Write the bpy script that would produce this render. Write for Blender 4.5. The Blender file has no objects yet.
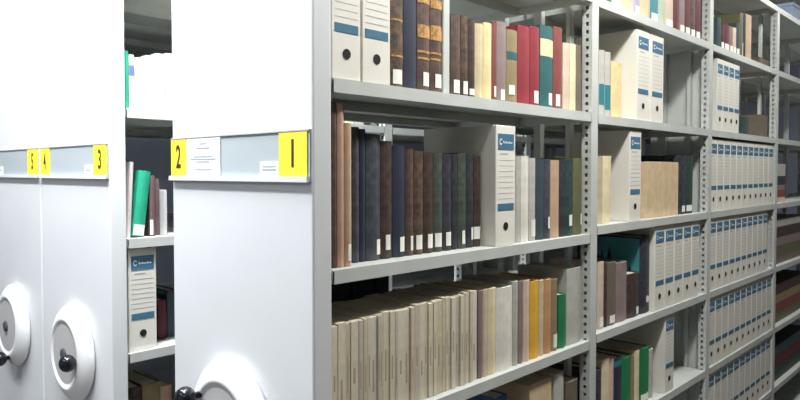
import bpy, bmesh, math, random
from mathutils import Vector, Matrix
random.seed(7)
scn = bpy.context.scene
COL = scn.collection

# ------------------------------------------------------------------ camera, world, light, exposure
EYE = 1.55
CAMP = Vector((1.003, -0.821, EYE))
FOC = 668.0
YAW = math.atan2(630, 668.6)          # camera turned this far left of the row direction (+Y)
PPY = 190.6                           # picture row of the lens axis (the photograph is slightly cropped)
PITCH = math.atan2(PPY - 172, 668)    # looking slightly down
cam_d = bpy.data.cameras.new('camera'); cam = bpy.data.objects.new('camera', cam_d); COL.objects.link(cam)
cam_d.sensor_width = 36; cam_d.lens = FOC / 800 * 36; cam_d.clip_start = 0.02; cam_d.shift_y = (PPY - 200) / 800
cam.location = CAMP; cam.rotation_euler = (math.pi / 2 - PITCH, 0, YAW)
scn.camera = cam

w = bpy.data.worlds.new('world'); scn.world = w; w.use_nodes = True
w.node_tree.nodes['Background'].inputs[0].default_value = (0.85, 0.92, 1, 1)
w.node_tree.nodes['Background'].inputs[1].default_value = 0.12
scn.view_settings.view_transform = 'Standard'; scn.view_settings.look = 'None'
scn.view_settings.gamma = 1; scn.view_settings.use_curve_mapping = False
scn.view_settings.exposure = 0.0

def area(name, loc, sx, sy, power, color=(1, 1, 1)):
    l = bpy.data.lights.new(name, 'AREA'); l.shape = 'RECTANGLE'; l.size = sx; l.size_y = sy
    l.energy = power; l.color = color
    o = bpy.data.objects.new(name, l); o.location = loc; COL.objects.link(o); return o
CEIL = 2.86
# x, y, length along x, length along y, power  (one per ceiling fixture, inferred or added)
LAMPS = [(-1.1, -0.66, 2.4, 0.16, 68), (0.56, 0.8, 0.16, 1.2, 42), (0.56, 2.7, 0.16, 1.2, 17),
         (1.0, -2.0, 0.16, 1.2, 5), (-1.0, -2.2, 1.2, 0.16, 18), (-0.60, 0.05, 0.12, 1.1, 76), (0.56, 4.9, 0.16, 1.2, 12)]  # this row is added: two fills behind the viewer, gap brightener, far-end light
for i, (x, y, a, b, p) in enumerate(LAMPS):
    area('lamp_light', (x, y, CEIL - 0.085), a, b, p, (0.93, 0.97, 1.0) if i in (0, 5) else (0.98, 0.985, 0.95))

# ------------------------------------------------------------------ measuring helpers
R3 = cam.rotation_euler.to_matrix()
def ray(px, py):
    return R3 @ Vector(((px - 400) / FOC, (PPY - py) / FOC, -1))
def on_x(px, py, X):
    d = ray(px, py); t = (X - CAMP.x) / d.x; return CAMP + d * t
def on_y(px, py, Y):
    d = ray(px, py); t = (Y - CAMP.y) / d.y; return CAMP + d * t

# ------------------------------------------------------------------ materials
def lin(c):
    return tuple(((v / 255) / 12.92 if v / 255 <= 0.04045 else ((v / 255 + 0.055) / 1.055) ** 2.4) for v in c)
MATS = {}
def mat(name, rgb, rough=0.6, var=0.0, scale=30, metal=0.0, stretch=(1, 1, 1), rgb2=None, bump=0.0, spec=0.5):
    if name in MATS: return MATS[name]
    m = bpy.data.materials.new(name); m.use_nodes = True; MATS[name] = m
    nt = m.node_tree; b = nt.nodes['Principled BSDF']
    b.inputs['Roughness'].default_value = rough; b.inputs['Metallic'].default_value = metal
    b.inputs['Specular IOR Level'].default_value = spec
    g_ = sum(rgb) / 3
    if max(rgb) - min(rgb) > 25 and 'yellow' not in name and 'blue' not in name: rgb = tuple(v + (g_ - v) * .1 for v in rgb)
    c = lin(rgb); b.inputs['Base Color'].default_value = (*c, 1)
    if var or rgb2:
        tc = nt.nodes.new('ShaderNodeTexCoord'); mp = nt.nodes.new('ShaderNodeMapping'); mp.inputs['Scale'].default_value = stretch
        n = nt.nodes.new('ShaderNodeTexNoise'); n.inputs['Scale'].default_value = scale; n.inputs['Detail'].default_value = 5
        r = nt.nodes.new('ShaderNodeValToRGB')
        c2 = lin(rgb2) if rgb2 else tuple(min(1, v * (1 + var)) for v in c)
        c1 = c if rgb2 else tuple(v * (1 - var) for v in c)
        r.color_ramp.elements[0].color = (*c1, 1); r.color_ramp.elements[1].color = (*c2, 1)
        r.color_ramp.elements[0].position = 0.38; r.color_ramp.elements[1].position = 0.62
        nt.links.new(tc.outputs['Object'], mp.inputs['Vector']); nt.links.new(mp.outputs[0], n.inputs['Vector'])
        nt.links.new(n.outputs['Fac'], r.inputs[0]); nt.links.new(r.outputs[0], b.inputs['Base Color'])
        if bump:
            bp = nt.nodes.new('ShaderNodeBump'); bp.inputs['Strength'].default_value = bump; bp.inputs['Distance'].default_value = 0.002
            nt.links.new(n.outputs['Fac'], bp.inputs['Height']); nt.links.new(bp.outputs[0], b.inputs['Normal'])
    return m
M_PANEL = mat('panel_enamel', (222, 224, 226), 0.38, 0.015, 3)
M_STEEL = mat('shelf_enamel', (198, 201, 197), 0.45, 0.04, 8)
M_RUBBER = mat('black_bakelite', (18, 20, 28), 0.18)
M_HUB = mat('grey_hub', (70, 75, 78), 0.35)
M_WHEEL = mat('wheel_white', (232, 232, 232), 0.3)
M_WHEELF = mat('wheel_face_grey', (188, 186, 186), 0.5)
M_HOLDER = mat('label_holder_clear', (180, 188, 192), 0.2)
M_YELLOW = mat('yellow_card', (250, 226, 60), 0.55)
M_INK = mat('dark_ink', (55, 48, 40), 0.6)
M_PAPER = mat('white_paper', (240, 240, 240), 0.7)
M_GREY_INK = mat('grey_ink', (150, 160, 170), 0.7)
M_STICK = mat('sticker_white', (236, 234, 226), 0.6)
M_PAGES = mat('page_block', (205, 196, 172), 0.85, 0.12, 60, stretch=(0.2, 9, 0.2))
M_BOXW = mat('box_file_card', (226, 222, 212), 0.7, 0.02, 10)
M_BOXB = mat('box_file_blue', (62, 110, 138), 0.7, 0.05, 40)
M_HOLE = mat('hole_black', (12, 12, 14), 0.8)
M_LINE = mat('box_file_line', (175, 178, 182), 0.7)
M_DARKST = mat('baseboard_grey', (120, 124, 126), 0.6)  # plain grey for the baseboard

# ------------------------------------------------------------------ mesh helpers
def box(bm, x0, x1, y0, y1, z0, z1):
    vs = [bm.verts.new((x, y, z)) for x in (x0, x1) for y in (y0, y1) for z in (z0, z1)]
    for f in ((0, 1, 3, 2), (4, 6, 7, 5), (0, 4, 5, 1), (2, 3, 7, 6), (0, 2, 6, 4), (1, 5, 7, 3)):
        bm.faces.new([vs[i] for i in f])
def bevel(bm, w, seg=2):
    bmesh.ops.bevel(bm, geom=list(bm.edges), offset=w, segments=seg, affect='EDGES', profile=0.5, clamp_overlap=True)
def obj(name, bm, m, parent=None, smooth=False):
    me = bpy.data.meshes.new(name); bmesh.ops.recalc_face_normals(bm, faces=bm.faces); bm.to_mesh(me); bm.free()
    me.materials.append(m)
    if smooth:
        for p in me.polygons: p.use_smooth = True
    o = bpy.data.objects.new(name, me); COL.objects.link(o); o.parent = parent; return o
def boxo(name, c, m, parent=None, bev=0.0):
    bm = bmesh.new(); box(bm, *c)
    if bev: bevel(bm, bev)
    return obj(name, bm, m, parent)
def thing(name, label, cat, loc=(0, 0, 0), rot=(0, 0, 0), group=None):
    o = bpy.data.objects.new(name, None); o.empty_display_size = 0.05; COL.objects.link(o)
    o.location = loc; o.rotation_euler = rot; o['label'] = label; o['category'] = cat
    if group: o['group'] = group
    return o
def lathe(bm, prof, seg=48, axis='y'):
    rings = []
    for r, h in prof:
        ring = []
        for i in range(seg):
            a = 2 * math.pi * i / seg
            p = (r * math.cos(a), h, r * math.sin(a)) if axis == 'y' else ((h, r * math.cos(a), r * math.sin(a)) if axis == 'x' else (r * math.cos(a), r * math.sin(a), h))
            ring.append(bm.verts.new(p))
        rings.append(ring)
    for a, b in zip(rings, rings[1:]):
        for i in range(seg):
            bm.faces.new((a[i], a[(i + 1) % seg], b[(i + 1) % seg], b[i]))
    bm.faces.new(rings[0]); bm.faces.new(rings[-1])
def struct(name, c, m):
    o = boxo(name, c, m); o['kind'] = 'structure'; return o

# ------------------------------------------------------------------ room shell
M_FLOOR = mat('floor_vinyl', (96, 92, 86), 0.5, 0.08, 6)
M_WALL = mat('wall_paint', (150, 158, 176), 0.8, 0.03, 3)
M_CEIL = mat('ceiling_paint', (222, 222, 218), 0.85, 0.02, 4)
struct('floor', (-4.6, 2.6, -3.6, 6.6, -0.1, 0.0), M_FLOOR)
struct('ceiling', (-4.6, 2.6, -3.6, 6.6, CEIL, CEIL + 0.1), M_CEIL)
struct('wall_left', (-4.7, -4.6, -3.6, 6.6, 0, CEIL), M_WALL)
struct('wall_right', (2.6, 2.7, -3.6, 6.6, 0, CEIL), mat('dark_wall', (78, 76, 72), .8, .03, 3))
struct('wall_back', (-4.6, 2.6, 6.6, 6.7, 0, CEIL), M_WALL)
struct('wall_front', (-4.6, 2.6, -3.7, -3.6, 0, CEIL), M_WALL)
struct('baseboard_back', (-4.6, 2.6, 6.585, 6.6, 0, 0.08), M_DARKST)
M_TUBE = bpy.data.materials.new('tube_glow'); M_TUBE.use_nodes = True
_b = M_TUBE.node_tree.nodes['Principled BSDF']; _b.inputs['Emission Color'].default_value = (1, 1, 1, 1); _b.inputs['Emission Strength'].default_value = 14
WHERE = ['across the passage in front of the end panels', 'over the aisle beside the nearest bay', 'over the aisle beside the third bay',
         'added as unseen fill behind the viewer above the aisle', 'added as unseen fill behind the viewer left of the aisle', 'added to brighten the narrow gap between the units', 'added beside the farthest bay to brighten the back']
for i, (x, y, a, b, p) in enumerate(LAMPS):  # the added lights get a housing and tube as well
    t = thing('ceiling_lamp', 'white fluorescent batten lamp ' + WHERE[i], 'ceiling lamp', (x, y, CEIL), group='ceiling lamps')
    boxo('housing', (-a / 2, a / 2, -b / 2, b / 2, -0.05, 0), M_PANEL, t, 0.004)
    bm = bmesh.new()
    L = max(a, b) / 2 - 0.03
    lathe(bm, [(0.013, -L), (0.013, L)], 12, 'x' if a > b else 'y')
    bmesh.ops.translate(bm, verts=bm.verts, vec=(0, 0, -0.066))
    obj('tube', bm, M_TUBE, t, True)

# ------------------------------------------------------------------ mobile shelving units
FAS = 0.028                                    # shelf fascia height
POST0 = [1.12, 2.17, 3.21, 4.25, 5.29]         # start of each upright along the row
PW = 0.042
BAYS = [(0.05, 1.12)] + [(POST0[i] + PW, POST0[i + 1]) for i in range(4)]
LV = [{0: .53, 1: .158, 2: -.224, 3: -.562, 4: -.90, 5: -1.24, -1: .863}] + \
     [{0: .524, 1: .155, 2: -.201, 3: -.55, 4: -.886, 5: -1.22, -1: .863}] * 4
def ztop(bay, lv): return EYE + LV[bay][lv] + FAS + 0.0006

def shelf_mesh(y0, y1, depth):
    bm = bmesh.new()                           # local: front lip at x=0, depth towards -x, top surface z=0
    box(bm, -depth, 0, y0, y1, -0.003, 0)
    box(bm, -0.0025, 0, y0, y1, -FAS, -0.003)
    box(bm, -0.016, -0.0025, y0, y1, -FAS, -FAS + 0.002)
    box(bm, -depth, -depth + 0.002, y0, y1, -FAS, -0.003)
    box(bm, -depth, 0, y0, y0 + 0.002, -FAS, -0.003); box(bm, -depth, 0, y1 - 0.002, y1, -FAS, -0.003)
    return bm
def upright_mesh(y0, z0, z1):
    bm = bmesh.new()                           # front face at x=0, perforated flange on the -y side, legs at -.09 and -.2
    y1 = y0 + PW
    box(bm, -0.002, 0, y0, y1, z0, z1)
    n = int((z1 - z0) / 0.025)
    for yy in (y0, y1 - 0.002):
        box(bm, -0.012, -0.002, yy, yy + 0.002, z0, z1)
        box(bm, -0.036, -0.022, yy, yy + 0.002, z0, z1)
        for k in range(n + 1):
            z = z0 + k * 0.025
            box(bm, -0.022, -0.012, yy, yy + 0.002, z, min(z + 0.014, z1))
    box(bm, -0.036, -0.034, y0, y1, z0, z1)
    return bm
def frame_post_mesh(y0, xa, xb, z0, z1):
    bm = bmesh.new(); box(bm, xb, xa, y0 + 0.008, y0 + PW - 0.008, z0, z1); return bm

def text(name, s, size, m, parent, loc, sx=1.0, align='CENTER'):
    cu = bpy.data.curves.new(name, 'FONT'); cu.body = s; cu.size = size; cu.extrude = 0.0003; cu.align_x = align; cu.align_y = 'CENTER'
    cu.materials.append(m)
    cu.offset = 0.0012; cu.resolution_u = 4
    tmp = bpy.data.objects.new(name + '_curve', cu); COL.objects.link(tmp); bpy.context.view_layer.update()
    me = bpy.data.meshes.new_from_object(tmp.evaluated_get(bpy.context.evaluated_depsgraph_get())); bpy.data.objects.remove(tmp)
    o = bpy.data.objects.new(name, me); COL.objects.link(o); o.parent = parent; o.location = loc
    o.rotation_euler = (math.pi / 2, 0, 0); o.scale = (sx, 1, 1); return o

UNITW = 0.548
def mobile_unit(xr, label, cards, knob, bays, nposts, paper=None, small=None, wx=0.0):
    """xr: the right face of the unit; the unit reaches from xr-UNITW to xr"""
    t = thing('mobile_shelving_unit', label, 'shelving', (xr, 0, 0), group='rolling shelving units')
    # end panel, a folded steel tray
    bm = bmesh.new()
    box(bm, -UNITW + 0.001, -0.001, 0, 0.048, 0.04, 2.5)
    bevel(bm, 0.004, 2)
    obj('end_panel', bm, M_PANEL, t)
    # label holder: channel with top and bottom lip
    bm = bmesh.new()
    zt, zb = EYE + 0.083, EYE - 0.019
    box(bm, -UNITW + 0.004, -0.006, -0.003, 0.0, zb, zt)
    box(bm, -UNITW + 0.004, -0.006, -0.010, -0.003, zb, zb + 0.010)
    box(bm, -UNITW + 0.004, -0.006, -0.006, -0.003, zt - 0.003, zt)
    h = obj('label_holder', bm, M_HOLDER, t)
    boxo('holder_lip', (-UNITW + 0.004, -0.006, -0.012, -0.0101, zb - 0.001, zb + 0.010), M_PANEL, h)
    for (a, b, s, sx) in cards:
        c = boxo('number_card', (a, b, -0.0052, -0.0035, zb + 0.0105, zt - 0.004), M_YELLOW, t)
        text('numeral', s, 0.078, M_INK, c, ((a + b) / 2, -0.0056, (zb + zt) / 2 + 0.002), sx)
    if paper:
        a, b = paper
        c = boxo('paper_notice', (a, b, -0.0050, -0.0035, zb + 0.0105, zt - 0.004), M_PAPER, t)
        bm = bmesh.new()
        for k, (f0, f1, dz) in enumerate(((.4, .6, .012), (.3, .7, .022), (.22, .78, .042), (.12, .88, .048), (.3, .7, .054), (.25, .75, .072))):
            box(bm, a + (b - a) * f0, a + (b - a) * f1, -0.0054, -0.0050, zt - 0.004 - dz - 0.003, zt - 0.004 - dz)
        obj('printed_lines', bm, M_GREY_INK, c)
    if small:
        a, b = small
        c = boxo('small_card', (a, b, -0.0050, -0.0035, zb + 0.0105, zb + 0.040), M_PAPER, t)
        bm = bmesh.new(); box(bm, a + .008, b - .008, -0.0054, -0.005, zb + .022, zb + .025); box(bm, a + .008, b - .008, -0.0054, -0.005, zb + .029, zb + .031)
        obj('printed_lines', bm, M_GREY_INK, c)
    # hand wheel
    wz = EYE - 0.565
    bm = bmesh.new()
    lathe(bm, [(0.120, -0.0005), (0.146, -0.003), (0.150, -0.010), (0.1485, -0.018), (0.139, -0.027), (0.125, -0.035), (0.110, -0.0405), (0.103, -0.041), (0.1, -0.0375)], 64)
    bmesh.ops.translate(bm, verts=bm.verts, vec=(-UNITW / 2 + wx, 0, wz))
    wh = obj('handwheel', bm, M_WHEEL, t, True)
    bm = bmesh.new(); lathe(bm, [(0.0995, -0.0362), (0.0995, -0.0374), (0.0300, -0.0384), (0.0295, -0.0384)], 64)
    bmesh.ops.translate(bm, verts=bm.verts, vec=(-UNITW / 2 + wx, 0, wz)); obj('wheel_face', bm, M_WHEELF, wh)
    bm = bmesh.new(); lathe(bm, [(0.019, -0.0385), (0.019, -0.043), (0.014, -0.046), (0.004, -0.046)], 24)
    bmesh.ops.translate(bm, verts=bm.verts, vec=(-UNITW / 2 + wx, 0, wz)); obj('hub_cap', bm, M_HUB, wh)
    bm = bmesh.new()
    lathe(bm, [(0.008, -0.037), (0.008, knob[2] + .022), (0.014, knob[2] + .020), (0.021, knob[2] + .014), (0.026, knob[2] + .005), (0.026, knob[2] - .005), (0.021, knob[2] - .015), (0.012, knob[2] - .021), (0.003, knob[2] - .022)], 28)
    bmesh.ops.translate(bm, verts=bm.verts, vec=(-UNITW / 2 + wx + knob[0], 0, wz + knob[1]))
    obj('crank_knob', bm, M_RUBBER, wh, True)
    # base carriage
    ylast = POST0[nposts - 1] + PW
    boxo('base', (-UNITW + 0.01, -0.01, 0.05, ylast, 0.02, 0.12), M_STEEL, t)
    # shelves, both faces
    for b in range(bays):
        y0, y1 = BAYS[b]
        for lv in (-1, 0, 1, 2, 3, 4, 5):
            for side in (0, 1):
                o = obj('shelf', shelf_mesh(y0 + 0.001, y1 - 0.001, UNITW / 2 - 0.004), M_STEEL, t)
                o.location = (0, 0, ztop(b, lv) - .0006) if side == 0 else (-UNITW, (y0 + y1), ztop(b, lv) - .0006)
                if side: o.rotation_euler.z = math.pi
    for i in range(nposts):
        for side in (0, 1):
            y0 = POST0[i]
            z1 = EYE + 0.862 + FAS
            o = obj('upright', upright_mesh(y0, 0.121, z1), M_STEEL, t)
            p = obj('inner_post', frame_post_mesh(y0, -0.082, -0.096, 0.121, z1), M_STEEL, t)
            q = obj('inner_post', frame_post_mesh(y0, -0.19, -0.215, 0.121, z1), M_STEEL, t)
            parts = [o, p, q]
            if i == 1:
                bm = bmesh.new(); box(bm, -0.268, -0.0365, y0 + PW - 0.0045, y0 + PW - 0.003, 0.121, z1); parts.append(obj('side_sheet', bm, M_STEEL, t))
            if side:
                for k in parts:
                    k.location = (-UNITW, 2 * y0 + PW, 0); k.rotation_euler.z = math.pi
    return t

def xs(px0, px1, py, xr):                      # card edges on the end panel plane, local to the unit
    return on_y(px0, py, 0).x - xr, on_y(px1, py, 0).x - xr
X1, X2, X3 = 0.0, -0.91, -1.464
a1 = xs(281, 309, 155, X1); a2 = xs(172.5, 188, 155, X1)
mobile_unit(X1, 'nearest rolling shelving unit, pale grey end panel with yellow cards 2 and 1', [(max(a2[0], -UNITW + .004), a2[1], '2', 0.62), (a1[0], min(a1[1], -0.007), '1', 0.7)],
            (-0.085, 0.06, -0.074), 5, 5, paper=xs(188.5, 222, 155, X1), small=xs(262, 280.5, 170, X1))
a3 = xs(95, 108.5, 160, X2); a4 = xs(44, 51, 160, X2)
mobile_unit(X2, 'middle rolling shelving unit with yellow cards 4 and 3, across the narrow gap', [(max(a4[0] - .02, -UNITW + .005), a4[1], '4', 0.5), (a3[0], -0.01, '3', 0.7)],
            (0.09, -0.006, -0.062), 3, 3, small=xs(86, 94, 170, X2), wx=.018)
a5 = xs(29, 40, 160, X3); a6 = xs(-2, 4, 160, X3)
mobile_unit(X3, 'leftmost rolling shelving unit, yellow card 5 at its right edge, cut by the frame', [(a5[0], -0.01, '5', 0.55)],
            (0.03, -0.11, -0.07), 1, 1, small=a6, wx=.018)

# ------------------------------------------------------------------ books and box files
def book_cover_bm(th, h, d, board=0.0022):
    """spine at x=0 facing +x, y from 0 to th, z 0 to h; rounded spine, two boards"""
    bm = bmesh.new()
    if th < 0.009: board = 0.0012
    # outline (x,y) of cover, open towards -x
    out = [(-d, 0), (-0.004, 0)]
    n = 5; bulge = min(0.006, th * 0.22)
    for k in range(n + 1):
        a = k / n; y = th * a; out.append((-0.003 + bulge * math.sin(math.pi * a), y))
    out += [(-0.004, th), (-d, th)]
    inn = [(-d, board), (-0.005, board), (-0.005, th - board), (-d, th - board)]
    # build as quads between outer & inner with matching index
    idx = [0, 1, 1, 1, 1, 2, 2, 2, 2, 3]
    idx = idx[:len(out)]
    m = {}
    def iv(j, z):
        if (j, z) not in m: m[(j, z)] = bm.verts.new((inn[j][0], inn[j][1], z))
        return m[(j, z)]
    ov = {z: [bm.verts.new((x, y, z)) for x, y in out] for z in (0, h)}
    idx = [0, 1] + [1] * 3 + [2] * 3 + [2, 3]
    for k in range(len(out) - 1):
        bm.faces.new((ov[0][k], ov[0][k + 1], ov[h][k + 1], ov[h][k]))
        for z in (0, h):
            a, b = iv(idx[k], z), iv(idx[k + 1], z)
            vs = [ov[z][k], ov[z][k + 1], b] + ([a] if a is not b else [])
            bm.faces.new(vs)
    for a, b in ((0, 1), (1, 2), (2, 3)):
        bm.faces.new((iv(a, 0), iv(b, 0), iv(b, h), iv(a, h)))
    bm.faces.new((ov[0][0], iv(0, 0), iv(0, h), ov[h][0])); bm.faces.new((ov[0][-1], iv(3, 0), iv(3, h), ov[h][-1]))
    return bm

LABELS = {}
def book(x, y, z, th, h, d, m, label, group, sticker=None, band=None, face=1, lean=0.0, cat='book', name='book', title=None, soft=False):
    """x: spine plane; y: near side"""
    t = thing(name, label, cat, (x, y if face == 1 else y + th, z), (lean, 0, 0 if face == 1 else math.pi), group)
    if soft:                                    # thin stapled booklet
        bm = bmesh.new(); box(bm, -d, 0, 0, th, 0, h); bevel(bm, min(0.0008, th * 0.25), 1); obj('cover', bm, m, t)
        bm = bmesh.new(); box(bm, -d + 0.002, -0.002, th * 0.2, th * 0.8, h, h + 0.0006); obj('page_block', bm, M_PAGES, t)
    else:
        obj('cover', book_cover_bm(th, h, d), m, t)
        bd = 0.0024 if th >= 0.009 else 0.0014
        boxo('page_block', (-d + 0.004, -0.0052, bd, th - bd, 0.003, h - 0.004), M_PAGES, t)
    bx = 0.0 if soft else -0.003 + min(0.006, th * 0.22) * 0.95
    def strip(nm, mm, z0, z1, f0, f1, off=0.0009):
        bm = bmesh.new()
        n = 5; pts = []
        for k in range(n + 1):
            a = f0 + (f1 - f0) * k / n
            xx = 0.0 if soft else -0.003 + min(0.006, th * 0.22) * math.sin(math.pi * a)
            pts.append((xx + off, th * a))
        v0 = [bm.verts.new((p[0], p[1], z0)) for p in pts]; v1 = [bm.verts.new((p[0], p[1], z1)) for p in pts]
        w0 = [bm.verts.new((p[0] - 0.0005, p[1], z0)) for p in pts]; w1 = [bm.verts.new((p[0] - 0.0005, p[1], z1)) for p in pts]
        for k in range(n):
            bm.faces.new((v0[k], v0[k + 1], v1[k + 1], v1[k])); bm.faces.new((w0[k], w0[k + 1], w1[k + 1], w1[k]))
            bm.faces.new((v0[k], v0[k + 1], w0[k + 1], w0[k])); bm.faces.new((v1[k], v1[k + 1], w1[k + 1], w1[k]))
        bm.faces.new((v0[0], v1[0], w1[0], w0[0])); bm.faces.new((v0[-1], v1[-1], w1[-1], w0[-1]))
        obj(nm, bm, mm, t)
    if sticker:
        z0, z1, f0, f1 = sticker
        strip('spine_label', M_STICK, z0, z1, f0, f1, 0.0013)
    if band:
        for (z0, z1, mm) in band: strip('spine_band', mm, z0, z1, 0.02, 0.98)
    return t

_PROTO = {}
def box_file(y, z, wd, label, group, x=-0.008, tilt=0.0, h=0.318, d=0.25):
    h = min(h, .304) if 'fifth shelf down' in label else h
    key = (round(wd, 4), h, d)
    t = thing('box_file', label, 'box file', (x, y, z), (tilt, 0, 0), group)
    if key in _PROTO:
        for ch in _PROTO[key].children:
            c = ch.copy(); c.parent = t; COL.objects.link(c)
            for g in ch.children:
                e = g.copy(); e.parent = c; COL.objects.link(e)
        return t
    _PROTO[key] = t
    bm = bmesh.new(); box(bm, -d, 0, 0.0008, wd - 0.0008, 0, h); bevel(bm, 0.0015, 1); obj('case', bm, M_BOXW, t)
    s = boxo('title_panel', (0.0002, 0.0009, wd * .10, wd * .90, h - 0.064, h - 0.022), M_BOXB, t)
    bm = bmesh.new()
    seg = 12
    cy, cz, ry, rz = wd * .24, h - .043, wd * .07, .009
    o = [bm.verts.new((0.0011, cy + ry * math.cos(2 * math.pi * k / seg), cz + rz * math.sin(2 * math.pi * k / seg))) for k in range(seg)]
    i = [bm.verts.new((0.0011, cy + ry * .6 * math.cos(2 * math.pi * k / seg), cz + rz * .6 * math.sin(2 * math.pi * k / seg))) for k in range(seg)]
    for k in range(1, seg - 1): bm.faces.new((o[k], o[(k + 1) % seg], i[(k + 1) % seg], i[k]))
    for k in range(8):
        yk = wd * (.36 + .058 * k); hk = (.007, .004, .006, .004, .004, .006, .004, .004)[k]
        box(bm, 0.0010, 0.0012, yk, yk + wd * .036, h - .047, h - .047 + hk)
    obj('printed_mark', bm, M_STICK, s)
    bm = bmesh.new()
    for k in range(8): box(bm, 0.0001, 0.0005, wd * .12, wd * .88, h - .092 - k * .0145, h - .091 - k * .0145)
    box(bm, 0.0001, 0.0005, wd * .2, wd * .6, h - .077, h - .073)
    obj('writing_lines', bm, M_LINE, t)
    boxo('lower_band', (0.0002, 0.0009, wd * .10, wd * .90, 0.094, 0.112), M_BOXB, t)
    bm = bmesh.new(); lathe(bm, [(0.0105, 0.0004), (0.0105, 0.0014), (0.008, 0.0014)], 20, 'x')
    bmesh.ops.translate(bm, verts=bm.verts, vec=(0, wd * .5, 0.052)); obj('finger_hole', bm, M_HOLE, t)
    return t

# palette: name -> (rgb, rough, variation, rgb2)
PAL = {
 'brown': (82, 62, 52), 'darkbrown': (62, 46, 40), 'marbled': (66, 56, 52), 'navy': (46, 52, 70), 'charcoal': (60, 62, 70),
 'black': (44, 46, 54), 'purple': (50, 47, 56), 'darkgreen': (38, 58, 52), 'greengrey': (62, 70, 62), 'cream': (228, 212, 172),
 'yellowcream': (226, 208, 156), 'red': (146, 44, 54), 'maroon': (104, 42, 52), 'rust': (136, 66, 62), 'mauve': (140, 122, 120),
 'khaki': (146, 128, 92), 'teal': (44, 96, 98), 'pinkcream': (214, 190, 168), 'greybrown': (112, 100, 88), 'tan': (194, 160, 130),
 'salmon': (190, 150, 126), 'white': (226, 222, 212), 'palegrey': (186, 184, 176), 'slate': (58, 74, 82), 'olive': (104, 102, 70),
 'green': (30, 128, 74), 'brightgreen': (24, 170, 130), 'yellow': (224, 172, 60), 'orange': (200, 144, 96), 'buff': (208, 190, 150),
 'pink': (216, 176, 170), 'palegreen': (176, 196, 170), 'skyteal': (60, 138, 150), 'blue': (46, 84, 130), 'lilac': (170, 160, 190), 'box': (214, 186, 146),
}
OLD = {'brown', 'darkbrown', 'marbled', 'charcoal', 'black', 'purple', 'darkgreen', 'greengrey'}
def bm_(c):
    r = PAL[c]
    if c in OLD:
        r2 = tuple(min(255, v + 20) for v in r) if c != 'marbled' else (112, 86, 66)
        return mat('cloth_' + c, r, 0.55, 0.2, 45, rgb2=r2)
    return mat('cloth_' + c, r, 0.6, 0.07, 30)
M_GOLD = mat('gilt', (190, 140, 80), 0.45, 0.3, 120)
M_DGOLD = mat('dull_gilt', (120, 96, 62), 0.5, 0.3, 120)
M_CREAMB = mat('cream_band', (222, 206, 160), 0.6)

ST = (0.012, 0.044, 0.15, 0.85)
def row(bay, lv, items, place, group, inset=0.03, X=0.0, depth=0.18, face=1):
    """items: (px0, px1, y top px or height in m, colour, description, options)"""
    for it in items:
        p0, p1, top, c, desc = it[:5]; op = dict(it[5]) if len(it) > 5 else {}
        ins = op.pop('inset', inset); x = X - ins
        z = ztop(bay, lv) + op.pop('lift', 0.0)
        ya, yb = on_x(p0, 172, x).y, on_x(p1, 172, x).y
        # follow the slight convergence of verticals
        pm = (p0 + p1) / 2
        h = top if top < 1 else on_x(pm, top, x).z - z
        d = op.pop('depth', depth)
        cfull = desc + ' ' + place
        th = yb - ya - 0.0008
        if c == 'FILE':
            box_file(ya, z, max(th, 0.02), cfull, 'white box files', x=x, h=0.318)
            continue
        book(x, ya, z, th, h, d, bm_(c), cfull, group, face=face, **op)

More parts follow.
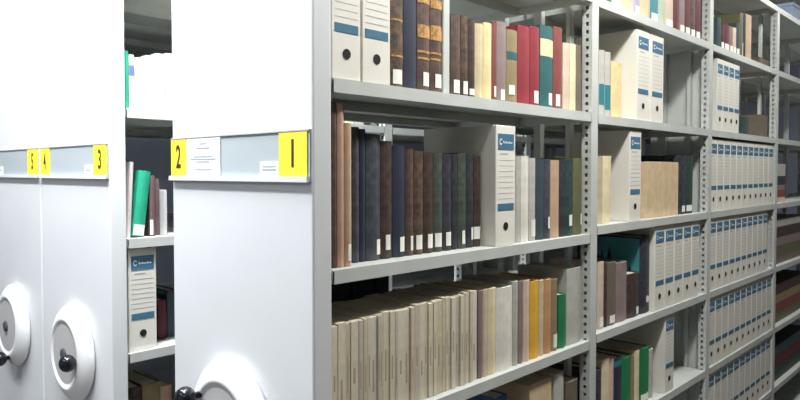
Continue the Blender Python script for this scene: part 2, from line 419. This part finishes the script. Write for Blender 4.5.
P11 = 'on top shelf, nearest bay'
row(0, 1, [(331.8, 361.5, .318, 'FILE', 'leftmost white box file with blue band'),
           (362.3, 391, .318, 'FILE', 'second white box file from the end panel')], P11, 'white box files', inset=0.008)
G = 'bound volumes on top shelf, nearest bay'
gb = lambda *zs: [(z, z + .004, M_GOLD) for z in zs]
row(0, 1, [
 (391.8, 404, .262, 'marbled', 'mottled brown volume right against the box files', dict(sticker=(.01, .042, .1, .8), band=gb(.07, .15))),
 (404.3, 417.5, .268, 'navy', 'dark navy volume without a label', {}),
 (417.8, 430.5, .265, 'brown', 'brown gilt volume just right of the navy volume', dict(sticker=(.014, .046, .35, .85), band=[(.075, .08, M_GOLD), (.09, .096, M_GOLD), (.125, .155, M_GOLD), (.205, .225, M_GOLD)])),
 (430.8, 442.5, .265, 'brown', 'brown gilt volume just left of the grey divider', dict(sticker=(.014, .046, .3, .9), band=[(.078, .083, M_GOLD), (.092, .097, M_GOLD), (.125, .16, M_GOLD), (.2, .22, M_GOLD)])),
 (451.3, 461, 15, 'brown', 'brown volume right of the grey divider', dict(sticker=(.008, .04, .2, .8))),
 (461.3, 468.5, 16, 'marbled', 'mottled volume left of the narrow dark one', dict(sticker=(.008, .04, .2, .85))),
 (468.8, 475, 20, 'darkbrown', 'narrow dark volume beside the cream books', dict(sticker=(.008, .024, .1, .9))),
 (475.2, 483.5, 24, 'buff', 'left cream book of the pair', {}),
 (483.8, 492, 23, 'yellowcream', 'right, yellower cream book of the pair', {}),
 (492.3, 496.5, 22, 'rust', 'thin rust red book right of the cream pair', dict(sticker=(.012, .04, .3, 1.0))),
 (496.8, 506.5, 22, 'mauve', 'mauve grey book beside the thin rust one', dict(sticker=(.006, .034, .3, .7))),
 (506.8, 517.5, 30, 'khaki', 'khaki book with a dark mark and label', dict(sticker=(.024, .05, .15, .6), band=[(.12, .14, mat('cloth_teal', PAL['teal'], .6, .07, 30))])),
 (517.8, 530, 26, 'red', 'wide red book without a label', {}),
 (530.3, 539.5, 27, 'red', 'red book with a white label', dict(sticker=(.01, .045, .3, .8))),
 (540, 553, 26, 'teal', 'teal book with a broad cream band', dict(sticker=(.01, .045, .55, .9), band=[(.15, .20, M_CREAMB)])),
 (553.3, 562, 27, 'rust', 'rust red book right of the teal one', dict(sticker=(.01, .045, .2, .6))),
 (563, 569.5, 43, 'pinkcream', 'shorter pinkish cream book, left of two', {}),
 (569.8, 576, 44, 'cream', 'shorter cream book, right of two', {}),
 (576.3, 581.3, 45, 'greybrown', 'short grey-brown book against the upright', {}),
], P11, G, inset=0.03)
# pale steel divider
yd = on_x(443, 172, -0.028).y
t = thing('book_divider', 'pale grey upright divider between brown volumes on the nearest top shelf', 'book support', (-0.028, yd, ztop(0, 1) + .0006))
bm = bmesh.new(); box(bm, -0.15, 0, 0, 0.0255, 0, 0.285); bevel(bm, 0.002, 1); obj('plate', bm, M_STEEL, t)

P12 = 'on middle shelf, nearest bay'
G = 'bound volumes on middle shelf, nearest bay'
s = lambda a=.15, b=.85, z=.012: dict(sticker=(z, z + .034, a, b))
row(0, 2, [
 (333.3, 337.6, 102, 'brown', 'thin brown book against the end panel', {}),
 (337.9, 345, 104, 'salmon', 'tall salmon book near the end panel', {}),
 (345.3, 352.5, 123, 'tan', 'tan book with a low white label', dict(sticker=(.012, .046, .3, .8))),
], P12, G, inset=0.02)
row(0, 2, [
 (353.2, 360.2, 127, 'charcoal', 'charcoal volume right of the tan book', {}),
 (360.5, 366.5, 129, 'navy', 'narrow navy volume without a label', {}),
 (366.8, 381.2, 134, 'charcoal', 'broad charcoal volume with label at right edge', s(.62, .97)),
 (381.5, 393, 141, 'darkbrown', 'dark brown volume, first of the labelled row', s(.3, .7, .02)),
 (393.3, 406, 146, 'navy', 'navy volume with white label', s(.45, .88)),
 (406.3, 414.5, 149, 'brown', 'brown volume with very narrow label', s(.42, .8)),
 (414.8, 424, 151, 'marbled', 'mottled volume left of the dark one', s(.15, .75)),
 (424.3, 434, 152, 'darkbrown', 'dark volume left of the greenish one', s(.3, .88)),
 (434.3, 443.5, 153, 'greengrey', 'dull greenish volume with wide label', s(.1, .75)),
 (443.8, 452.5, 154, 'purple', 'dark violet volume with label', s(.22, .8)),
 (452.8, 458.2, 154, 'black', 'thin black volume without label', {}),
 (458.5, 467, 153, 'greengrey', 'grey-green volume with thin label', s(.35, .7)),
 (467.3, 474.3, 155, 'black', 'black volume sharing a wide label', dict(sticker=(.02, .052, .45, .99))),
 (474.6, 481.5, 156, 'darkbrown', 'dark brown volume touching the box file', dict(sticker=(.02, .052, .02, .75))),
], P12, G, inset=0.05)
row(0, 2, [(495.7, 515.7, .318, 'FILE', 'only white box file')], P12, 'white box files', inset=0.008)
row(0, 2, [
 (516.6, 521.8, 160, 'palegrey', 'pale grey booklet right of the box file', {}),
 (522, 529.5, 156, 'white', 'white book right of the pale booklet', {}),
 (530, 536.3, 158, 'palegrey', 'greyish book with a bulging paper label', dict(sticker=(.012, .06, .2, 1.0))),
 (536.8, 544.8, 159, 'slate', 'slate book right of the greyish one', {}),
 (545, 551, 159, 'charcoal', 'charcoal book with cream label', s(.4, .95, .03)),
 (551.3, 560, 160, 'tan', 'tan book between dark ones', {}),
 (560.6, 565.8, 160, 'black', 'thin black book right of the tan one', {}),
 (566, 573.5, 160, 'darkgreen', 'dark green book with white label', s(.35, .85, .03)),
 (573.8, 582.8, 158, 'olive', 'olive book against the upright', s(.7, .98, .03)),
], P12, G, inset=0.025)

# booklets on the third shelf
ORD = ['first', 'second', 'third', 'fourth', 'fifth', 'sixth', 'seventh', 'eighth', 'ninth', 'tenth', 'eleventh', 'twelfth', 'thirteenth', 'fourteenth', 'fifteenth',
       'sixteenth', 'seventeenth', 'eighteenth', 'nineteenth', 'twentieth', 'twenty-first', 'twenty-second', 'twenty-third', 'twenty-fourth', 'twenty-fifth',
       'twenty-sixth', 'twenty-seventh', 'twenty-eighth', 'twenty-ninth', 'thirtieth', 'thirty-first', 'thirty-second', 'thirty-third', 'thirty-fourth', 'thirty-fifth']
P13 = 'on lower shelf, nearest bay'
G3 = 'pale booklets on lower shelf, nearest bay'
y = on_x(332.6, 172, -0.02).y; yend = on_x(479, 172, -0.02).y; k = 0
tones = ['cream', 'buff', 'cream', 'pinkcream', 'palegrey', 'cream', 'buff', 'white']
twords = {'cream': 'cream', 'buff': 'buff', 'pinkcream': 'pinkish cream', 'palegrey': 'pale grey', 'white': 'off-white'}
x = -0.02
MB = {'cream': mat('booklet_cream', (214, 204, 178), .75, .05, 40), 'buff': mat('booklet_buff', (204, 190, 160), .75, .06, 40),
      'pinkcream': mat('booklet_pink', (208, 190, 168), .75, .05, 40), 'palegrey': mat('booklet_grey', (194, 186, 170), .75, .05, 40), 'white': mat('booklet_white', (214, 206, 186), .75, .04, 40)}
M_FAINT = mat('faint_print', (176, 162, 138), .8)
while y < yend - 0.008 and k < 34:
    th = random.choice([0.010, 0.013, 0.016, 0.019, 0.022]); th = min(th, yend - y)
    tn = random.choice(tones); h = 0.219 + 0.011 * k / 28 + random.uniform(-0.004, 0.003)
    b = book(x + random.uniform(-.004, .002), y, ztop(0, 3), th - 0.0004, h, 0.17, MB[tn], f'{twords[tn]} booklet, {ORD[k]} from the end panel, lower shelf of the nearest bay', G3, soft=True, name='booklet', cat='booklet')
    z0 = random.uniform(.05, .09)
    boxo('spine_print', (0.0001, 0.0004, th * .3, th * .55, z0, z0 + random.uniform(.03, .08)), M_FAINT, b)
    y += th; k += 1
row(0, 3, [
 (479.6, 483.7, 291, 'mauve', 'thin mauve booklet, left of two', {}),
 (484, 488.5, 290, 'pinkcream', 'thin pinkish booklet, right of a mauve one', {}),
 (488.8, 497.3, 288, 'cream', 'cream book with yellowish spine', {}),
 (497.6, 513.8, 287, 'white', 'broad off-white volume', {}),
 (514.1, 519.4, 281, 'palegrey', 'pale grey booklet right of the broad volume', {}),
 (519.7, 524.3, 281, 'mauve', 'thin mauve booklet left of the cream one', {}),
 (524.6, 531, 280, 'pinkcream', 'pinkish cream book left of the yellow one', {}),
 (531.3, 540, 281, 'yellow', 'bright yellow book', {}),
 (540.3, 545.2, 280, 'buff', 'buff book right of the yellow one', {}),
 (545.5, 552.8, 279, 'orange', 'dull orange book', {}),
 (553, 558.8, 279, 'khaki', 'khaki book left of the green one', dict(sticker=(.01, .05, .2, .9))),
 (560, 567.5, 294, 'green', 'short green book', {}),
 (568.3, 582.5, 268, 'palegrey', 'tall pale grey folder against the upright', {}),
], P13, 'books at the far end of the lower shelf', inset=0.02)
P14 = 'on lowest visible shelf, nearest bay'
row(0, 4, [(497, 509, 396, 'blue', 'blue book', {}), (531, 553, 381, 'box', 'beige carton', dict(depth=.2, name='carton', cat='carton', soft=True)),
           (556, 566, 372, 'palegrey', 'pale grey folder', {}), (568, 580, 380, 'greybrown', 'grey-brown book', {})], P14, 'books on the lowest visible shelf', inset=0.02)
# dark volumes on the far face of the same unit, seen through the gaps
B = 'behind the pale booklets, nearest bay'
yy = 0.27
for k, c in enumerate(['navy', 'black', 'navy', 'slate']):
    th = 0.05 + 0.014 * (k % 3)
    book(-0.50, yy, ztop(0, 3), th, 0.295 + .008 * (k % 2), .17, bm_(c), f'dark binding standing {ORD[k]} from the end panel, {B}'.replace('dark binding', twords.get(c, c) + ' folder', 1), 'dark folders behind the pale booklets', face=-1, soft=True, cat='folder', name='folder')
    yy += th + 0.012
# ------------------------------------------------------------------ second bay
P20 = 'on uppermost shelf, second bay'
st = lambda: dict(sticker=(.006, .034, .1, .9))
row(1, 0, [
 (600.2, 611, .25, 'green', 'green book next to the upright', {}),
 (611.3, 621.5, .24, 'cream', 'cream book right of the green one', {}),
 (621.8, 629, .24, 'yellowcream', 'yellowish book', {}),
 (629.3, 633, .24, 'pink', 'thin pink book', {}),
 (633.3, 638.5, .24, 'lilac', 'thin lilac book', dict(sticker=(.006, .034, .1, .9))),
 (638.8, 649, .24, 'buff', 'buff book left of the teal one', {}),
 (649.3, 657, .25, 'skyteal', 'teal book', st()),
 (657.3, 664, .25, 'palegreen', 'pale green book', {}),
 (664.3, 672, .25, 'pinkcream', 'pinkish cream book', st()),
 (672.3, 678, .25, 'maroon', 'maroon volume, first of five', {}),
 (678.3, 683.5, .25, 'mauve', 'mauve volume, second of the dark group', st()),
 (683.8, 689, .25, 'maroon', 'maroon volume, third of the dark group', st()),
 (689.3, 694, .25, 'brown', 'brown volume, fourth of the dark group', st()),
 (694.3, 699, .25, 'maroon', 'maroon volume, last of the dark group', st()),
], P20, 'books on uppermost shelf, second bay', inset=0.02)
P21 = 'on second shelf down, second bay'
tb = mat('cloth_teal', PAL['teal'], .6, .07, 30); tb2 = mat('teal_band', (44, 122, 138), .6)
row(1, 1, [
 (598.8, 604.5, 50, 'palegrey', 'left pale folder with teal lower band', dict(band=[(.045, .115, tb2)])),
 (604.8, 610.5, 52, 'palegrey', 'right pale folder with teal lower band', dict(band=[(.03, .115, tb2)])),
 (611.2, 621, 62, 'yellowcream', 'yellowish cream book', {}),
], P21, 'folders on second shelf down, second bay', inset=0.06)
row(1, 1, [(636, 648.5, .318, 'FILE', 'left white box file of two'), (650, 662.6, .318, 'FILE', 'right white box file of two')], P21, '', inset=0.008)
P22 = 'on third shelf down, second bay'
row(1, 2, [(603.5, 612, 156, 'cream', 'cream book left of the box file', {})], P22, 'books on third shelf down, second bay', inset=0.03)
row(1, 2, [(629.3, 641.2, .318, 'FILE', 'single white box file')], P22, '', inset=0.008)
row(1, 2, [(647, 678.5, 162, 'box', 'large beige carton', dict(name='carton', cat='carton', soft=True, depth=.2)),
           (680, 686, 155, 'black', 'black book right of the carton', dict(sticker=(.01, .035, .3, .9))),
           (686.3, 693.5, 156, 'darkgreen', 'dark green book right of the carton', dict(sticker=(.01, .035, .1, .8)))], P22, 'books on third shelf down, second bay', inset=0.03)
P23 = 'on fourth shelf down, second bay'
row(1, 3, [
 (599.3, 605.5, 262, 'pinkcream', 'dull pink book beside the upright', dict(sticker=(.008, .04, .2, .8))),
 (605.8, 608.7, 264, 'darkbrown', 'thin dark brown book', {}),
 (609, 617.5, 262, 'greybrown', 'grey-brown book with label', dict(sticker=(.008, .034, .2, .8))),
 (617.8, 628.5, 262, 'mauve', 'wide mauve book', {}),
 (628.8, 640.5, 273, 'darkbrown', 'short dark book right of the mauve one', dict(sticker=(.008, .034, .7, .98))),
 (641.3, 651.2, 236, 'black', 'tall black folder with teal forest picture on its side', dict(depth=.255)),
], P23, 'books on fourth shelf down, second bay', inset=0.025)
yy0 = on_x(655.8, 172, -.008).y; yy1 = on_x(700.5, 172, -.008).y; wd = (yy1 - yy0) / 5
for k in range(5):
    box_file(yy0 + k * wd, ztop(1, 3), wd - .001, f'white box file, {["first", "second", "middle", "fourth", "last"][k]} of five {P23}', 'white box files')
# round label on the tall black folder
for o in list(COL.objects):
    if o.get('label', '').startswith('tall black folder'):
        bm = bmesh.new(); lathe(bm, [(0.013, 0.0022), (0.013, 0.003), (0.004, 0.003)], 20, 'x')
        bmesh.ops.translate(bm, verts=bm.verts, vec=(0.0, 0.06, 0.05)); obj('round_label', bm, M_STICK, o)
        H = on_x(648, 236, -.03).z - ztop(1, 3)
        pic = boxo('cover_picture', (-.252, -.004, -.0008, -.0001, .004, H - .006), mat('teal_print', (52, 132, 140), .45, 0, 7, rgb2=(72, 156, 160)), o)
        bm = bmesh.new()
        for n_, (cx, hh, ww) in enumerate(((-.225, .27, .05), (-.19, .262, .045), (-.2, .245, .06), (-.245, .25, .04), (-.15, .232, .04), (-.12, .245, .035), (-.165, .215, .06), (-.08, .2, .04), (-.04, .18, .035))):
            for q in range(4):
                z0 = hh * (.5 + .11 * q); z1 = min(H - .008, z0 + hh * .17); hw = ww * (.55 - .11 * q); e = -.0009 - .00004 * (q + 4 * n_) / 4
                bm.faces.new([bm.verts.new((max(cx - hw, -.252), e, z0)), bm.verts.new((min(cx + hw, -.004), e, z0)), bm.verts.new((max(cx, -.25), e, z1))])
        box(bm, -.252, -.004, -.00095, -.0008, .004, .15)
        obj('tree_print', bm, mat('dark_print', (30, 50, 62), .5), pic)
P24 = 'on fifth shelf down, second bay'
row(1, 4, [
 (597.5, 603.8, 369, 'purple', 'dull purple book beside the upright', {}),
 (604.2, 612.5, 358, 'cream', 'cream book right of the purple one', {}),
 (612.8, 616, 358, 'pink', 'thin pinkish book', {}),
 (616.3, 624, 357, 'navy', 'dark blue book', dict(band=[(.18, .2, tb2)])),
 (624.3, 633.5, 356, 'green', 'wide green book', {}),
 (633.8, 636.8, 354, 'khaki', 'thin khaki book', {}),
 (637, 642, 350, 'cream', 'cream book between khaki and green', {}),
 (642.3, 651.5, 347, 'green', 'taller green book', dict(sticker=(.005, .03, .1, .9))),
 (651.8, 655.5, 348, 'palegrey', 'thin pale grey book', {}),
], P24, 'books on fifth shelf down, second bay', inset=0.03)
row(1, 4, [(667, 676, .318, 'FILE', 'only white box file')], P24, '', inset=0.008)

# ------------------------------------------------------------------ third bay
P30 = 'on uppermost shelf, third bay'
row(2, 0, [
 (716.3, 719.3, 17, 'slate', 'thin dark slate book', {}),
 (719.6, 722.6, 23, 'darkbrown', 'dark brown book with label', st()),
 (722.9, 728, 24, 'maroon', 'maroon book', st()),
 (728.3, 731.5, 26, 'mauve', 'mauve book right of the maroon one', st()),
 (731.8, 734.8, 27, 'pinkcream', 'pinkish book', st()),
 (735.1, 738, 22, 'slate', 'slate book', st()),
 (738.3, 741.6, 12, 'olive', 'tall olive book with long label', dict(sticker=(.01, .07, .5, .98))),
 (741.9, 744, 12, 'black', 'thin tall black book', {}),
 (744.3, 750, 14, 'tan', 'tall tan book', {}),
 (757.5, 767.5, .04, 'brown', 'low brown book lying flat', dict(soft=True, depth=.2)),
], P30, 'books on uppermost shelf, third bay', inset=0.02)
P31 = 'on second shelf down, third bay'
y0 = on_x(716, 172, -.008).y; y1 = on_x(738.3, 172, -.008).y; wd = (y1 - y0) / 4
for k in range(4): box_file(y0 + k * wd, ztop(2, 1), wd - .001, f'white box file, {ORD[k]} of four {P31}', 'white box files')
row(2, 1, [(739.6, 748, 117, 'darkgreen', 'low dark green book', {}), (759.5, 767.5, 115, 'greybrown', 'grey-brown book near the far upright', {})], P31, 'books on second shelf down, third bay', inset=0.04)
y0, y1 = BAYS[2]
NB = 11; wd = (y1 - y0 - .02) / NB
PN = {2: 'third', 3: 'fourth', 4: 'fifth', 5: 'sixth'}
for lv in (2, 3, 4, 5):
    n = NB if lv == 2 else NB - 1 if lv == 3 else NB
    for k in range(n):
        box_file(y0 + .006 + k * wd, ztop(2, lv), wd - .001, f'white box file, {ORD[k]} from the near upright on {PN[lv]} shelf down, third bay', 'white box files', h=.318 if lv < 4 else .304)

# ------------------------------------------------------------------ farthest visible bay
yb = BAYS[3][0]
def lying(xp, y0, y1, z0, dims, c, label, g):
    """flat lying carton / book: dims = (depth, height)"""
    t = thing('book', label, 'book', (xp, y0, z0), group=g)
    d, h = dims; L = y1 - y0
    bm = bmesh.new(); box(bm, -d, 0, 0, L, 0, .003); box(bm, -d, 0, 0, L, h - .003, h); box(bm, -.003, 0, 0, L, .003, h - .003)
    obj('cover', bm, bm_(c), t)
    boxo('page_block', (-d + .004, -.0032, .004, L - .004, .0031, h - .0031), M_PAGES, t)
P4 = 'lying in the stack {} shelf down, farthest bay'
for lv, word, stack in ((2, 'third', [('palegrey', .07), ('black', .05), ('mauve', .03), ('rust', .04), ('pinkcream', .03)][::-1]),
                        (3, 'fourth', [('greybrown', .05), ('olive', .05), ('mauve', .05), ('darkbrown', .06), ('palegrey', .04)]),
                        (4, 'fifth', [('olive', .06), ('rust', .05), ('khaki', .05), ('darkbrown', .06)]),
                        (5, 'sixth', [('darkgreen', .08), ('maroon', .06), ('slate', .06)])):
    z = ztop(3, lv)
    for k, (c, hh) in enumerate(stack):
        lying(-.03, yb + .03, yb + .03 + (.26 if lv == 2 else .8), z, (.2, hh - .001), c, f'{c} book, {ORD[k]} from the bottom, ' .replace('greybrown', 'grey-brown').replace('palegrey', 'pale grey').replace('pinkcream', 'pinkish cream').replace('darkbrown', 'dark brown').replace('darkgreen', 'dark green') + P4.format(word).replace('lying in the stack ', ''), 'books lying in stacks in the farthest bay')
        z += hh
t = thing('storage_box', 'pale blue storage box on top of the farthest bay', 'box', (-0.03, yb + .40, ztop(3, -1)))
boxo('body', (-.1, 0, 0, .3, 0, .09), mat('pale_blue_card', (160, 180, 204), .7, .04, 12), t, .003)
boxo('lid', (-.104, .004, -.004, .304, .0901, .11), mat('pale_blue_lid', (168, 188, 210), .7, .04, 12), t, .003)

# ------------------------------------------------------------------ middle unit, books seen in the narrow gap and through the shelves
XG = X2
Q1 = 'on upper shelf, narrow gap'
row(0, 1, [
 (127, 130.2, 51, 'brightgreen', 'thin green book beside the end panel', {}),
 (130.6, 136, 55, 'white', 'white book with blue print, second from left', dict(sticker=(.01, .04, .1, .9), band=[(.10, .13, mat('blue_print', (90, 110, 160), .6))])),
 (136.3, 141.5, 58, 'white', 'white book with tan print', dict(sticker=(.01, .04, .1, .9), band=[(.08, .14, M_CREAMB)])),
 (141.8, 147, 58, 'pink', 'pale pink book', dict(sticker=(.01, .04, .1, .9))),
 (147.3, 157, 56, 'white', 'plain white book, third white one', {}),
 (157.3, 167, 54, 'palegrey', 'plain pale book behind the near panel edge', {}),
 (167.3, 178, 54, 'white', 'plain white book mostly behind the near panel', {}),
], Q1, 'pale books on the upper shelf in the gap', inset=0.03, X=XG)
Q2 = 'on middle shelf, narrow gap'
z = ztop(0, 2)
ya = on_x(127.5, 172, XG - .03).y
book(XG - .03, on_x(125.8, 172, XG - .03).y + .002, z + .0008, .011, .225, .17, mat('rosewhite', (232, 214, 212), .6, .03, 20), 'leaning rose-white book behind the green one ' + Q2, 'books on the middle shelf in the gap', lean=-math.radians(3.0))
book(XG - .026, on_x(125.8, 172, XG - .03).y + .0165, z + .0045, .036, .198, .17, bm_('brightgreen'), 'bright green book leaning right ' + Q2, 'books on the middle shelf in the gap', lean=-math.radians(7.0), sticker=(.004, .036, .03, .97))
book(XG - .03, on_x(141, 172, XG - .03).y + .028, z, .016, .185, .17, mat('browngrey_cloth', (112, 84, 84), .6, .1, 20), 'brown book with white label ' + Q2, 'books on the middle shelf in the gap', sticker=(.005, .05, .0, .5))
book(XG - .05, on_x(151, 172, XG - .03).y + .021, z, .017, .175, .17, mat('mauvebrown_cloth', (120, 92, 96), .6, .08, 20), 'plain mauve-brown book ' + Q2, 'books on the middle shelf in the gap')
yb_ = on_x(163, 172, XG - .02).y + .004
t = thing('book_support', 'pale grey metal book support at the right ' + Q2, 'book support', (XG - .02, yb_, z))
boxo('plate', (-.12, 0, 0, .008, .0013, .14), M_STEEL, t, .001); boxo('foot', (-.12, 0, .0081, .05, 0, .0012), M_STEEL, t)
fx = on_x(127, 172, XG - .012).y
box_file(fx, ztop(0, 3), on_x(155.5, 172, XG - .012).y - fx, 'white box file on lower shelf, narrow gap', 'white box files', x=XG - .012, h=.306)
row(0, 3, [(157, 166, 300, 'maroon', 'dark maroon book right of the box file', dict()), (166.5, 176, 290, 'slate', 'dark slate book behind the near panel edge', dict())],
    'on lower shelf, narrow gap', 'dark books on the lower shelf in the gap', inset=.1, X=XG)
row(0, 4, [(127, 140, 388, 'darkbrown', 'dark brown book', {}), (140.5, 158, 384, 'khaki', 'khaki book', {}), (158.5, 170, 386, 'salmon', 'salmon book', {})],
    'on lowest visible shelf, narrow gap', 'books on the lowest shelf in the gap', inset=.05, X=XG)
# lit booklets of the middle unit glimpsed above the dark volumes
yy = 0.62
for k in range(9):
    th = .03 + .012 * (k % 3)
    c = ['white', 'cream', 'palegrey'][k % 3]
    book(XG - .03, yy, ztop(0, 1), th, .2 + .02 * (k % 2), .17, bm_(c), f'{twords[c]} booklet on the middle unit, {ORD[k]} one glimpsed through the nearest bay', 'booklets glimpsed on the middle unit', soft=True, name='booklet', cat='booklet')
    yy += th + .004

# ------------------------------------------------------------------ label check
seen = {}
for o in scn.objects:
    l = o.get('label')
    if l:
        seen.setdefault(l, []).append(o.name)
        n = len(l.split())
        if n > 16 or n < 4: print('LABEL LENGTH', n, l)
for l, v in seen.items():
    if len(v) > 1: print('DUP', l, len(v))
